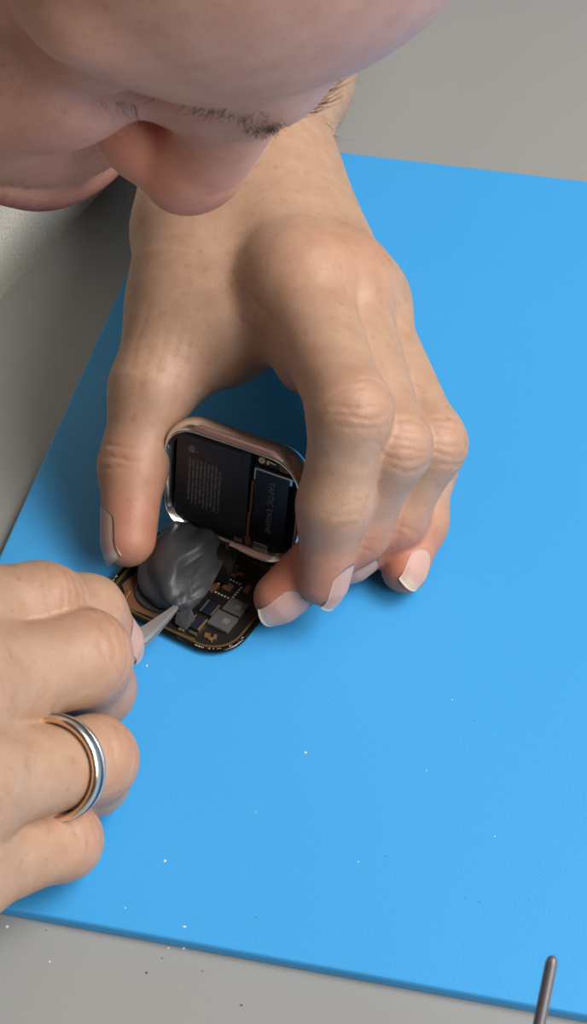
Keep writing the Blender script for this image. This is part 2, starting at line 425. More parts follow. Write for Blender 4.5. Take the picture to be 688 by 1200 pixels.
for nm_, r_ in (('index', 12.5), ('middle', 12.5), ('ring', 11.5), ('pinky', 10.5)):
    cone(vR, palm, rw0 if nm_ in ('index', 'middle') else rw1, RF[nm_].p[0], 17, r_, 12)
cone(vR, palm, rw0, RF['thumb'].p[0], 16, 14, 12)
cone(vR, palm, P(-110, 850, 34), P(-40, 860, 32), 15, 12, 12)
cone(vR, palm, P(-60, 862, 40), P(28, 852, 27), 10, 7, 8)
RV = hand_mesh(vR, palm, list(RF.values()), 8., .8)
for nm_, dz, r_ in (('index', 3.0, 10.5), ('middle', 3., 10.5), ('ring', 2.5, 10.)):
    ell(vR, RV, RF[nm_].p[0] + np.array([0, 0, dz]), (r_, r_, r_), None, 9)
V, Q = nets(vR, RV); V = smooth(V, Q, 2); N = normals(V, Q); T = np.repeat(SKIN[None], len(V), 0)
spec = []
for nm_ in ('index', 'middle', 'ring', 'pinky'):
    fg = RF[nm_]; t = unit(fg.p[1] - fg.p[0]) + unit(fg.p[2] - fg.p[1]); n = unit(unit(fg.p[1] - fg.p[0]) - unit(fg.p[2] - fg.p[1])) + idir(.4, -.1, .5)
    spec.append((fg.p[1] + unit(n) * 3, t, n, [(-6, 3.2), (-3.4, 1.9), (-.6, .5), (1.8, -.9), (4.4, -2.2), (6.8, -3.2)], 9.5, .28, .5, .5))
wrinkles(V, N, T, spec)
blush(V, T, RF['index'].p[3], 12, (1.0, .76, .72), .8)
blush(V, T, RF['middle'].p[2], 14, (1.0, .78, .74), .7)
BODY.append((V, Q, T, 0))
add_nail(vR, RV, RF['index'], 6.8, 6.5, 8.6, 5.6)
add_nail(vR, RV, RF['thumb'], 7.8, 8, 9, 6.5)

# ---- head, bent over the work (local frame: left, up, forward from the ear axis)
HR = np.array([[0.58038461, 0.71873128, 0.38285644], [0.81424504, -0.5194542, -0.25917628], [0.01259829, 0.46216088, -0.8867066]])
HT = np.array([33.276, 139.136, 224.944])
vH = Vol((-92, -195, -112), (92, 128, 132), 1.0)
HF = vH.new()
def both(fn, ctr, *a, **k):
    for s in (-1, 1): fn(np.array([s, 1, 1]) * np.array(ctr, float), s, *a, **k)
ell(vH, HF, (0, 38, -14), (74, 80, 88), None, 0)
ell(vH, HF, (0, 30, 33), (57, 56, 55), None, 12)
ell(vH, HF, (0, -46, 30), (60, 72, 58), None, 14)
both(lambda p, s: ell(vH, HF, p, (25, 28, 24), None, 18), (42, -34, 53))
both(lambda p, s: ell(vH, HF, p, (22, 26, 22), None, 16), (28, -60, 68))
both(lambda p, s: ell(vH, HF, p, (17, 23, 17), None, 12), (28, -20, 71))
both(lambda p, s: cone(vH, HF, p, (0, 15, 82), 10, 11, 8), (45, 28, 57))
ell(vH, HF, (0, -72, 74), (35, 26, 31), None, 12)
both(lambda p, s: cone(vH, HF, p, (0, -122, 76), 15, 15, 12), (52, -80, 4))
ell(vH, HF, (0, -122, 82), (18, 14, 17), None, 8)
both(lambda p, s: ell(vH, HF, p, (14, 9, 13), np.array([[.92, .35 * s, -.2 * s], [-.35 * s, .93, 0], [.2 * s, 0, .98]]), 7, True), (34, 8, 83))
both(lambda p, s: ell(vH, HF, p, (15, 12.5, 15), None, 4), (30, 7, 62))
cone(vH, HF, (0, 10, 86), (0, -20, 101), 8.5, 11, 8)
both(lambda p, s: ell(vH, HF, p, (9, 18, 12), None, 8), (10, 0, 80))
ell(vH, HF, (0, -27, 104), (12.5, 10.5, 11), None, 5)
ell(vH, HF, (0, -35, 100), (8, 6, 8.5), None, 5)
both(lambda p, s: ell(vH, HF, p, (6, 7.5, 9.5), None, 5), (10.5, -32, 93))
both(lambda p, s: ell(vH, HF, p, (3, 3.2, 4.5), None, 2, True), (5.5, -41, 96))
ell(vH, HF, (0, -46, 93), (5, 8, 7), None, 5)
LIPU = [(-27, -84, 92), (-13, -81, 103), (0, -82, 106), (13, -81, 103), (27, -84, 92)]
LIPL = [(-26, -86, 91), (-12, -93, 101), (0, -94, 103.5), (12, -93, 101), (26, -86, 91)]
for L_, r_ in ((LIPU, 4.6), (LIPL, 5.)):
    q = crom(L_, 4)
    for a, b in zip(q, q[1:]): cone(vH, HF, a, b, r_, r_, 3)
cone(vH, HF, (0, -60, -24), (0, -185, -52), 57, 60, 16)
both(lambda p, s: ell(vH, HF, p, (5, 31, 18), None, 4), (77, -8, -8))
both(lambda p, s: ell(vH, HF, p, (5, 20, 9), None, 4, True), (83, -4, -5))
V, Q = nets(vH, HF); V = smooth(V, Q, 2)
FACE = np.array(srgb(226, 173, 150))
T = np.repeat(FACE[None], len(V), 0)
blush(V, T, (0, -28, 108), 24, (1.0, .74, .68), .9); blush(V, T, (0, -46, 104), 14, (1.0, .8, .75), .6)
both(lambda p, s: blush(V, T, p, 30, (1.0, .84, .84), .6), (44, -26, 74))
lipd = np.full(len(V), 99.)
for L_ in (LIPU, LIPL):
    for q in crom(L_, 6): lipd = np.minimum(lipd, np.linalg.norm(V - (np.array(q) + np.array([0, 0, 2])), axis=1))
m = np.clip((5.4 - lipd) / 1.6, 0, 1)[:, None]; T = T * (1 - m) + np.array(srgb(160, 96, 100)) * m
both(lambda p, s: blush(V, T, p, 15, (.86, .80, .86), .8), (26, -2, 76))
HEADV = V.copy()
NH = normals(V, Q)
BODY.append((V @ HR.T + HT, Q, T, 0))
def HW(p): return HR @ np.asarray(p, float) + HT

# ---- torso under the shirt (coarse), upper arms
vT = Vol((-420, -80, -420), (220, 620, 290), 5.)
neck = HW((0, -158, -50)); PADs = PAD; PAD = 60.
tu = unit([.226, .974, 0]); tf = np.array([tu[1], -tu[0], 0]); tc = np.array([-34., 250, 0]) - tf * 110 - tu * 5; tl = np.array([*(tf[:2] * .36), 1.])
shl = tc + tu * 165 + tl * 125; shr = tc - tu * 165 + tl * 125
def torso(F, g):
    for q in (-80, -40, 0, 40, 80): cone(vT, F, tc + tu * q + tl * 115, tc + tu * q - tl * 410, 92 + g, 92 + g, 20)
    cone(vT, F, shl, shr, 52 + g, 52 + g, 40)
TV = vT.new(); torso(TV, 0)
cone(vT, TV, HW((0, -130, -40)), tc + tl * 120, 54, 60, 30)
cone(vT, TV, shl, (el0 + el1) / 2, 42, 36, 25); cone(vT, TV, shr, (re0 + re1) / 2, 42, 36, 25)
V, Q = nets(vT, TV); V = smooth(V, Q, 2); BODY.append((V, Q, np.repeat(SKIN[None], len(V), 0), 0))
SV = vT.new(); torso(SV, 11)
elL = (el0 + el1) / 2; elR = (re0 + re1) / 2
cone(vT, SV, shl, shl * .35 + elL * .65, 58, 60, 25); cone(vT, SV, shr, shr * .35 + elR * .65, 58, 60, 25)
PAD = PADs
vs, qs = nets(vT, SV); vs = smooth(vs, qs, 3)

# person: one mesh
nv = 0; VV = []; QQ = []; TT = []; MI = []
for V, Q, T, mi in BODY:
    VV.append(V); QQ.append(Q + nv); TT.append(T); MI.append(np.full(len(Q), mi)); nv += len(V)
VV = np.concatenate(VV); QQ = np.concatenate(QQ); TT = np.concatenate(TT); MI = np.concatenate(MI)
def fast_mesh(name, V, Q, mats):
    me = bpy.data.meshes.new(name); me.vertices.add(len(V)); me.vertices.foreach_set('co', (V * MM).astype(np.float32).ravel())
    me.loops.add(len(Q) * 4); me.loops.foreach_set('vertex_index', Q.astype(np.int32).ravel())
    me.polygons.add(len(Q)); me.polygons.foreach_set('loop_start', np.arange(len(Q), dtype=np.int32) * 4)
    me.update(calc_edges=True); me.validate()
    for m in mats: me.materials.append(m)
    me.polygons.foreach_set('use_smooth', np.ones(len(me.polygons), bool)); return me
me = fast_mesh('person', VV, QQ, [M['skin'], M['nail']])
me.polygons.foreach_set('material_index', MI.astype(np.int32))
ca = me.color_attributes.new('tint', 'FLOAT_COLOR', 'POINT'); ca.data.foreach_set('color', np.concatenate([TT, np.ones((len(TT), 1))], 1).astype(np.float32).ravel())
person = bpy.data.objects.new('person', me); COL.objects.link(person)
tag(person, 'person bent low over the blue mat, face down, holding an opened smartwatch and tweezers', 'person')
m = mat('shirt_cotton', srgb(246, 240, 222), .9); lk(m, bump(m, noise(m, 900, 2).outputs['Fac'], .0006, .5).outputs['Normal'], bsdf(m).inputs['Normal']); M['shirt'] = m
neck = tc + tl * 120; neck = neck + unit(HW((0, -130, -40)) - neck) * 85; keep = np.linalg.norm(vs - neck, axis=1) > 70
kq = keep[qs].all(1)
me = fast_mesh('shirt', vs, qs[kq], [M['shirt']]); shirt = bpy.data.objects.new('shirt', me); COL.objects.link(shirt); shirt.parent = person
shirt['label'] = 'cream cotton shirt'

# hair of the person: brows, lashes, scalp, forearm
M['hair'] = mat('hair_brown', srgb(62, 50, 42), .55); M['armhair'] = mat('arm_hair_fair', srgb(150, 112, 78), .5)
def strand(bm, pts, r0, r1=.02):
    n = len(pts); tube(bm, pts, list(np.linspace(r0, r1, n)), 4)
def on_face(L, U, f0=120.):
    """first skin point looking from the front at (L, U)"""
    p = np.array([[L, U, f0]]);
    for _ in range(60):
        d = sample(vH, HF, p)
        if d[0] < .05: break
        p[0, 2] -= max(d[0] * .7, .15)
    return p[0], grad(vH, HF, p)[0]
for s, nm_ in ((-1, 'right'), (1, 'left')):
    bm = bmesh.new()
    for i in range(330):
        u = random.random() ** (1.5 if s < 0 else 1.); L = s * (4 + 43 * u); U = 13.5 + 13 * u + random.gauss(0, 2.4) * (1 - .5 * u)
        if s < 0 and random.random() < .25 + u: continue
        p, n = on_face(L, U)
        d = unit(np.array([s * (.45 + .6 * u), .75 * (1 - 1.3 * u) + random.gauss(0, .2), .15])); d = unit(d - n * (d @ n) + n * random.uniform(.15, .55))
        ln = random.uniform(4.5, 8); strand(bm, [HW(p - n * .3), HW(p + d * ln * .5), HW(p + d * ln + (-n + [0, -.2, 0]) * ln * .12)], .07)
    bm_obj('eyebrow', bm, M['hair'], person)
    bm = bmesh.new()
    for i in range(70 if s > 0 else 13):
        u = i / 69 if s > 0 else random.uniform(.1, .45); L = s * (20 + 25 * u); U = -2 + 4 * u - 2 * math.sin(math.pi * u)
        p, n = on_face(L, U); d = unit(n * .9 + np.array([s * (u - .4) * .8, -.45, .3]))
        d = unit(d + RNG.normal(0, .18, 3)); ln = random.uniform(3, 5.5); strand(bm, [HW(p - n * .5), HW(p + d * ln * .5), HW(p + d * ln + np.array([0, 1, 0]) * 1.6)], .06)
    bm_obj('eyelash', bm, M['hair'], person)
bm = bmesh.new()
for i in range(240):
    L = random.uniform(-30, 30); U = random.uniform(-77, -52) - .006 * L * L; p, n = on_face(L, U); d = unit(n * .5 + np.array([L * .01, -.8, .1]))
    strand(bm, [HW(p - n * .2), HW(p + d * .7), HW(p + d * random.uniform(.8, 1.4))], .04, .02)
bm_obj('moustache_stubble', bm, M['armhair'], person)
# scalp hair
hv = Vol((-96, -60, -118), (96, 134, 80), 2.5); hf = hv.new(); PAD = 20
ell(hv, hf, (0, 40, -10), (79, 88, 101), None, 0); ell(hv, hf, (0, -10, -40), (70, 50, 62), None, 20)
hf = smax(hf, (hv.ax[2][None, None, :] - .15 * (hv.ax[1][None, :, None] - 60) - 42 + 5 * np.sin(hv.ax[0][:, None, None] * .45)).astype(np.float32), 4)
PAD = PADs
V, Q = nets(hv, hf); V = smooth(V, Q, 2); n_ = normals(V, Q)
V = V + n_ * (np.sin(V[:, :1] * .9) * np.sin(V[:, 1:2] * .5 + V[:, 2:3] * .35) * 1.6 + RNG.normal(0, .5, (len(V), 1)))
me = fast_mesh('hair', V @ HR.T + HT, Q, [M['hair']]); hair = bpy.data.objects.new('hair', me); COL.objects.link(hair); hair.parent = person
# forearm hairs along the left forearm
bm = bmesh.new()
ax = unit(e0 - w0)
for i in range(420):
    u = random.random() ** 1.3; a = random.uniform(0, 2 * math.pi); mid = (w0 + w1) / 2 * (1 - u) + (e0 + e1) / 2 * u + ax * 6
    sd = unit(np.cross(ax, [0, 0, 1])); d = sd * math.cos(a) + np.array([0, 0, 1]) * math.sin(a)
    if math.sin(a) < -.25: continue
    p = (mid + d * 45)[None]
    for _ in range(50):
        ds = sample(vL, LV, p)
        if ds[0] < .1: break
        p = p - d * max(ds[0] * .6, .1)
    p = p[0]; n = grad(vL, LV, p[None])[0]; dd = unit(-ax * .9 + sd * random.gauss(.1, .5)); dd = unit(dd - n * (dd @ n) + n * random.uniform(.1, .5))
    ln = random.uniform(5, 11); strand(bm, [p - n * .3, p + dd * ln * .5, p + dd * ln - n * ln * .12 + sd * random.gauss(0, 1)], .038, .015)
bm_obj('arm_hair', bm, M['armhair'], person)

# ------------------------------------------------------------------ wedding band on the right ring finger
m = mat('ring_steel', (.76, .77, .75), .33, 1.0); M['ring'] = m
M['ring_gold'] = mat('ring_gold', (.86, .66, .47), .2, 1.0); M['ring_dark'] = mat('ring_groove', (.03, .03, .03), .5, .3)
fg = RF['ring']; A_, B_ = fg.p[0], fg.p[1]; fr_ = .705
RC = A_ * (1 - fr_) + B_ * fr_
t = unit(unit(B_ - A_) + idir(0, 0, -.03)); n = unit(np.array([0, 0, 1]) - t * t[2]); b = np.cross(t, n)
tc_ = idir(0, 0, 1); tc_ = unit(tc_ - t * (tc_ @ t)); sd_ = np.cross(t, tc_); rr = 9.
for a_ in np.radians(np.arange(-50, 51, 5)):
    o = tc_ * math.cos(a_) + sd_ * math.sin(a_); q = 7.
    while q < 14 and sample(vR, RV, (RC + o * q)[None])[0] < 0: q += .1
    rr = max(rr, q)
rr += .05
bm = bmesh.new(); prof = [(-2.5, 0, 1), (-2.4, .7, 1), (-2.1, 1.2, 0), (-1.5, 1.5, 0), (-.95, 1.55, 0), (-.9, .8, 2), (.1, .8, 2), (.15, 1.6, 0), (1.5, 1.5, 0), (2.3, 1.1, 0), (2.5, .5, 0), (2.5, 0, 0), (0, -.15, 0)]
seg = 72; rings = []
for k in range(seg):
    a = 2 * math.pi * k / seg; o = n * math.cos(a) * 1.0 + b * math.sin(a)
    rings.append([bm.verts.new(Vector(RC + o * (rr + q[1]) + t * q[0])) for q in prof])
for k in range(seg):
    a, c_ = rings[k], rings[(k + 1) % seg]
    for j in range(len(prof)):
        f = bm.faces.new((a[j], a[(j + 1) % len(prof)], c_[(j + 1) % len(prof)], c_[j])); f.material_index = prof[j][2]; f.smooth = True
ring = bm_obj('wedding_ring', bm, [M['ring'], M['ring_gold'], M['ring_dark']]); tag(ring, 'silver wedding band with a dark centre groove on the right ring finger', 'ring')

# ------------------------------------------------------------------ blue repair mat, desk, floor
m = mat('mat_silicone', srgb(62, 160, 224), .5); vary(m, srgb(62, 160, 224), 9, .02)
sp = noise(m, 1500, 2); lk(m, bump(m, sp.outputs['Fac'], .00012, .5).outputs['Normal'], bsdf(m).inputs['Normal']); M['mat'] = m
bm = bmesh.new(); pts = rrect(450, 327.2, 4, 6); F0 = Fr((225, 163.6, -3.4), (1, 0, 0), (0, 1, 0), (0, 0, 1))
def rr_ring(ins, z): return [(x * (1 - 2 * ins / 450), y * (1 - 2 * ins / 327.2), z) for x, y in pts]
loft(bm, F0, [rr_ring(.4, 0), rr_ring(0, .4), rr_ring(0, 2.7), rr_ring(.25, 3.2), rr_ring(.7, 3.4)])
matobj = bm_obj('repair_mat', bm, M['mat']); tag(matobj, 'large plain blue silicone repair mat lying on the grey desk', 'mat')

m = mat('desk_laminate', srgb(151, 151, 148), .42); vary(m, srgb(151, 151, 148), 3, .03)
lk(m, bump(m, noise(m, 700, 2).outputs['Fac'], .0001, .4).outputs['Normal'], bsdf(m).inputs['Normal']); M['desk'] = m
M['desk_edge'] = mat('desk_edge', srgb(60, 60, 60), .5); M['leg'] = mat('desk_leg_metal', srgb(110, 112, 115), .4, .8)
desk = empty('desk', 'wide light grey laminate desk under the blue mat', 'desk')
bm = bmesh.new(); box(bm, WORLD, (-52, -420, -28.4), (1100, 980, -3.4), 1.5, 2); bm_obj('desktop', bm, M['desk'], desk)
for x in (0, 1030):
    for y in (-350, 910):
        bm = bmesh.new(); box(bm, WORLD, (x - 25, y - 25, -740), (x + 25, y + 25, -28.4), 3); bm_obj('leg', bm, M['leg'], desk)
bm = bmesh.new(); box(bm, WORLD, (-2500, -2500, -760), (3500, 3500, -740)); fl = mat('floor_vinyl', srgb(120, 116, 110), .6); vary(fl, srgb(120, 116, 110), 6, .06)
floor = bm_obj('floor', bm, fl); tag(floor, kind='structure')

# ------------------------------------------------------------------ opened smartwatch: case standing on edge, display laid flat before it
M['steel'] = mat('polished_steel', (.78, .76, .73), .14, 1.0)
n = noise(M['steel'], 900, 4); mr = nd(M['steel'], 'ShaderNodeMapRange'); mr.inputs['To Min'].default_value = .08; mr.inputs['To Max'].default_value = .32
lk(M['steel'], n.outputs['Fac'], mr.inputs['Value']); lk(M['steel'], mr.outputs['Result'], bsdf(M['steel']).inputs['Roughness'])
M['black'] = mat('black_plastic', (.006, .006, .007), .45); M['cell'] = mat('battery_wrap', (.012, .013, .015), .42)
n = noise(M['cell'], 300, 3); lk(M['cell'], bump(M['cell'], n.outputs['Fac'], .0004, .25).outputs['Normal'], bsdf(M['cell']).inputs['Normal'])
M['engine'] = mat('motor_black', (.004, .005, .007), .3); M['print'] = mat('grey_print', (.085, .09, .095), .6); M['print2'] = mat('white_print', (.20, .20, .21), .6)
M['gold'] = mat('gold_contact', (.80, .58, .28), .3, 1.0); M['silver'] = mat('nickel_shield', (.62, .58, .50), .32, 1.0)
M['copper'] = mat('copper_sheet', (.25, .115, .062), .45, .55); vary(M['copper'], (.25, .115, .062), 90, .25)
M['flex'] = mat('brown_flex', (.16, .07, .03), .4); M['board'] = mat('circuit_board_black', (.010, .009, .008), .4)
M['chip'] = mat('chip_grey', (.085, .082, .079), .5); M['chiplogo'] = mat('chip_mark', (.16, .155, .15), .5); M['navy'] = mat('connector_dark', (.010, .013, .025), .3)
M['glass'] = mat('black_glass', (.004, .004, .005), .08); M['gasket'] = mat('amber_gasket', (.085, .055, .016), .35)
M['foil'] = mat('dark_graphite_film', (.052, .054, .057), .45, .2); M['white'] = mat('adhesive_white', (.50, .47, .42), .6)
n = noise(M['foil'], 260, 3); lk(M['foil'], bump(M['foil'], n.outputs['Fac'], .0005, .35).outputs['Normal'], bsdf(M['foil']).inputs['Normal'])

watch = empty('smartwatch', 'opened square smartwatch, steel case on edge and its display flat on the blue mat', 'smartwatch')
a = math.radians(-15.1); lean = math.radians(9)
cx = np.array([math.cos(a), math.sin(a), 0]); bk = np.array([-math.sin(a), math.cos(a), 0]); up = np.array([0, 0, 1.])
cy = up * math.cos(lean) + bk * math.sin(lean); cz = np.cross(cx, cy)          # cz points out of the open side
CW, CH, CT = 43.0, 37.0, 10.4
CF = Fr(P(184.5, 617, 2.2) + cx * CW / 2 + cy * CH / 2, cx, cy, cz)
def cring(ins, z, r=10.5): return [(x, y, z) for x, y in rrect(CW - 2 * ins, CH - 2 * ins, max(r - ins, 1.), 10)]
bm = bmesh.new()
R_ = loft(bm, CF, [cring(7, -CT), cring(4, -CT + .1), cring(1.8, -CT + 1.6), cring(.5, -CT + 3.6), cring(0, -5), cring(0, -2.6), cring(.35, -1.2), cring(.9, -.35), cring(1.3, 0), cring(1.6, -.05), cring(1.9, -.5), cring(2.6, -1.7), cring(3.2, -3.2), cring(3.4, -6.5)])
case = bm_obj('case', bm, M['steel'], watch, True); case['label'] = 'polished steel watch case'
bm = bmesh.new(); loft(bm, CF, [cring(3.5, -6.45), cring(3.45, -5.2)]); box(bm, CF, (-18, -15.2, -5.4), (18, -12.4, -3.4), .3); box(bm, CF, (7, 11.8, -5.4), (17, 15, -3.0), .4)
bm_obj('inner_tray', bm, M['black'], watch)
# battery
bm = bmesh.new(); box(bm, CF, (-17.8, -14.0, -5.0), (4.6, 15.0, -2.0), .7, 3); box(bm, CF, (-17.4, 11.9, -2.1), (2.0, 14.6, -1.6), .25); box(bm, CF, (-13.5, 14.5, -5), (-2.5, 15.2, -2.8), .3)
battery = bm_obj('battery', bm, M['cell'], watch)
bm = bmesh.new(); rs = random.Random(3)
def quad(bm, fr, x0, y0, x1, y1, z, mi=0):
    f = bm.faces.new([bm.verts.new(Vector(fr.w(q))) for q in ((x0, y0, z), (x1, y0, z), (x1, y1, z), (x0, y1, z))]); f.material_index = mi
for i in range(9):
    x = -13.6 + i * 1.16; y = 7.0 - (.0 if i < 8 else 1.2); yend = -8.6 + (.5 if i % 3 else 1.6)
    while y > yend:
        ln = rs.choice((.5, .8, 1.3, 1.9, 2.6)); quad(bm, CF, x, max(y - ln, yend), x + .52, y, -1.985); y -= ln + .32
# bitten-apple mark, turned a quarter to the right like the print
out = []
for k in range(48):
    t = 2 * math.pi * k / 48; r = 1 + .10 * math.cos(2 * t) - .22 * math.exp(-((t - math.pi / 2) / .32) ** 2) - .12 * math.exp(-((t - 3 * math.pi / 2) / .28) ** 2)
    x, y = r * math.cos(t) * .98, r * math.sin(t) * 1.0
    dx, dy = x - 1.25, y - .12; d = math.hypot(dx, dy)
    if d < .52: x, y = 1.25 + dx / d * .52, .12 + dy / d * .52
    out.append((x, y))
def mark(bm, pts, cx_, cy_, s, z, fr): bm.faces.new([bm.verts.new(Vector(fr.w((cx_ + y * s, cy_ - x * s, z)))) for x, y in pts])
mark(bm, out, -12.9, 10.0, 1.25, -1.985, CF)
mark(bm, [(.05, 1.02), (.12, 1.35), (.34, 1.58), (.52, 1.62), (.48, 1.32), (.28, 1.1)], -12.9, 10.0, 1.25, -1.985, CF)
bm_obj('battery_print', bm, M['print'], battery)
# vibration motor with its printed name
bm = bmesh.new(); box(bm, CF, (6.3, -12.6, -5.0), (16.4, 11.2, -1.9), .35)
motor = bm_obj('vibration_motor', bm, M['engine'], watch)
bm = bmesh.new(); box(bm, CF, (6.2, 10.9, -3.4), (17.6, 11.5, -1.75), .15); box(bm, CF, (6.1, 7.5, -3.2), (6.45, 11.2, -1.8), .1); box(bm, CF, (16.5, 9.2, -3.2), (17.3, 11.3, -1.9), .1)
bm_obj('bracket', bm, M['silver'], motor)
fc = bpy.data.curves.new('tap', 'FONT'); fc.body = 'TAPTIC ENGINE'; fc.size = 2.25; fc.align_x = 'CENTER'; fc.align_y = 'CENTER'; fc.space_character = 1.08
to = bpy.data.objects.new('tap', fc); COL.objects.link(to); dg = bpy.context.evaluated_depsgraph_get(); tm = bpy.data.meshes.new_from_object(to.evaluated_get(dg))
tv = [CF.w((11.4 + q.co.y, -.2 - q.co.x, -1.88)) for q in tm.vertices]; tfc = [list(p.vertices) for p in tm.polygons]; bpy.data.objects.remove(to)
mesh_obj('motor_print', tv, tfc, M['print2'], motor, False)
# flexes, clips and screws inside the case
bm = bmesh.new(); box(bm, CF, (4.9, -14.6, -4.5), (5.7, -4, -2.2), .15); box(bm, CF, (5.2, -5, -4.5), (5.9, 6.5, -2.4), .15); box(bm, CF, (4.6, -15.2, -4.2), (6.4, -12.5, -2.0), .3)
bm_obj('flex_strip', bm, M['flex'], watch)
bm = bmesh.new()
rg = [[(7.6 + q * math.cos(t), 13.6 + q * math.sin(t), z) for t in np.arange(16) * math.pi / 8] for z, q in ((-4, 1.0), (-2.6, 1.0), (-2.5, .8), (-2.5, .5), (-2.8, .45))]
loft(bm, CF, rg); bm_obj('screw', bm, M['gold'], watch, True)
bm = bmesh.new(); box(bm, CF, (9.1, 13.0, -3.6), (9.8, 14.3, -2.5), .1); box(bm, CF, (9.6, 13.6, -3.4), (11.8, 14.1, -2.6), .1, ang=-.15); bm_obj('spring_clip', bm, M['gold'], watch)
bm = bmesh.new(); box(bm, CF, (7.0, -15.3, -4.6), (11.6, -13.5, -2.4), .25); box(bm, CF, (1.0, -15.2, -4.4), (3.6, -14.6, -2.8), .2)
bm_obj('connector_shield', bm, M['silver'], watch)
bm = bmesh.new(); box(bm, CF, (12.2, -15.2, -4.8), (15, -13.2, -2.4), .4); bm_obj('microphone', bm, M['black'], watch)
bm = bmesh.new(); box(bm, CF, (12.8, 12.0, -3.2), (15.6, 14.0, -2.7), .2)
for k in range(3): box(bm, CF, (13.2 + k * .75, 12.5, -2.75), (13.6 + k * .75, 13.5, -2.6), .05)
bm_obj('antenna_contact', bm, M['flex'], watch)

# display assembly
b = math.radians(-20); e1 = np.array([math.cos(b), math.sin(b), 0]); e2 = np.array([-math.sin(b), math.cos(b), 0])
DW, DH = 42.8, 36.5
DF = Fr(e1 * 17.6 + e2 * (98.9 + DH / 2) + np.array([0, 0, .05]), e1, e2, (0, 0, 1))
def dring(ins, z, r=10.): return [(x, y, z) for x, y in rrect(DW - 2 * ins, DH - 2 * ins, max(r - ins, 1.), 10)]
def dl(px, py, z): return DF.l(P(px, py, z + .05))
bm = bmesh.new(); loft(bm, DF, [dring(2.5, 0), dring(1.0, .25), dring(.2, .9), dring(0, 1.5), dring(.25, 1.9), dring(.7, 2.0), dring(1.3, 1.9), dring(1.4, 1.2)])
display = bm_obj('display', bm, M['glass'], watch, True); display['label'] = 'black glass display lying face down'
bm = bmesh.new(); loft(bm, DF, [dring(1.5, 1.1), dring(1.5, 1.75), dring(2.1, 1.85), dring(2.3, 1.3)]); bm_obj('gasket', bm, M['gasket'], display)
bm = bmesh.new(); loft(bm, DF, [dring(2.4, 1.15), dring(2.4, 1.4)]); bm_obj('circuit_board', bm, M['board'], display)
bm = bmesh.new(); rs = random.Random(5); rim = rrect(DW - 1.7, DH - 1.7, 9.2, 26)
for i in range(70):
    x, y = rim[rs.randrange(len(rim) // 2, len(rim))] if i < 50 else rim[rs.randrange(len(rim))]; q = rs.uniform(.08, .24)
    box(bm, DF, (x - q, y - q * .6, 1.8), (x + q, y + q * .6, 1.95 + q * .5), q * .25, 1, rs.uniform(0, 3))
tag(bm_obj('adhesive_residue', bm, M['white'], display), kind='stuff')
# copper sheet at the left, dark round film over it
def dpoly(bm, pts, z0, z1):
    q = [dl(px, py, z1) for px, py in pts]
    loft(bm, DF, [[(p[0], p[1], z0) for p in q], [(p[0], p[1], z1) for p in q]])
bm = bmesh.new(); dpoly(bm, [(186, 648), (143, 685), (146, 694), (150, 712), (190, 728), (222, 720), (232, 690), (225, 655)][::-1], 1.3, 1.75); bm_obj('copper_sheet', bm, M['copper'], display)
ctr = dl(192, 694, 2.2); bm = bmesh.new(); rg = [[(ctr[0] + q * math.cos(t), ctr[1] + q * .9 * math.sin(t), z) for t in np.arange(40) * math.pi / 20] for z, q in ((1.7, 8.0), (2.5, 8.0), (2.75, 7.6))]
loft(bm, DF, rg); bm_obj('round_film', bm, M['foil'], display)
def chip(name, px, py, w, h_, z0, z1, m, r=.12, ang=0., mark_=None):
    c_ = dl(px, py, z1); bm = bmesh.new(); box(bm, DF, (c_[0] - w / 2, c_[1] - h_ / 2, z0), (c_[0] + w / 2, c_[1] + h_ / 2, z1), r, 2, ang)
    if mark_:
        nf = len(bm.faces); ca, sa = math.cos(ang), math.sin(ang); mw_, ox, oy = mark_
        vs_ = [(c_[0] + (ox + x) * ca - (oy + y) * sa, c_[1] + (ox + x) * sa + (oy + y) * ca, z1 + .012) for x, y in ((-mw_, -mw_), (mw_, -mw_), (mw_, mw_), (-mw_, mw_))]
        f = bm.faces.new([bm.verts.new(Vector(DF.w(v_))) for v_ in vs_]); f.material_index = 1
    return bm_obj(name, bm, m, display)
A1 = math.radians(0)
chip('memory_chip', 261, 727, 6.4, 5.6, 1.4, 2.5, [M['chip'], M['chiplogo']], mark_=(.9, .9, .3))
chip('memory_chip', 276, 711, 5.6, 4.9, 1.4, 2.4, [M['chip'], M['chiplogo']], mark_=(.85, .7, .2))
for px, py in ((231, 729), (246, 712)):
    c_ = dl(px, py, 2.2); o = chip('flex_connector', px, py, 3.0, 4.7, 1.4, 2.2, M['navy'], .2)
    bm = bmesh.new()
    for s in (-1, 1): box(bm, DF, (c_[0] + s * 1.75 - .28, c_[1] - 2.2, 1.4), (c_[0] + s * 1.75 + .28, c_[1] + 2.2, 2.35), .1)
    bm_obj('contact_rail', bm, M['silver'] if px > 240 else M['gold'], display)
c_ = dl(267, 688, 1.9); o = chip('sensor_chip', 267, 687, 2.6, 2.6, 1.4, 2.1, M['flex'])
bm = bmesh.new()
for i in range(5):
    for s in (-1, 1):
        for p in ((-2.0 + i, s * 3.0), (s * 3.0, -2.0 + i)): box(bm, DF, (c_[0] + p[0] - .27, c_[1] + p[1] - .27, 1.38), (c_[0] + p[0] + .27, c_[1] + p[1] + .27, 1.62), .06, 1)
bm_obj('solder_pads', bm, M['white'], display)
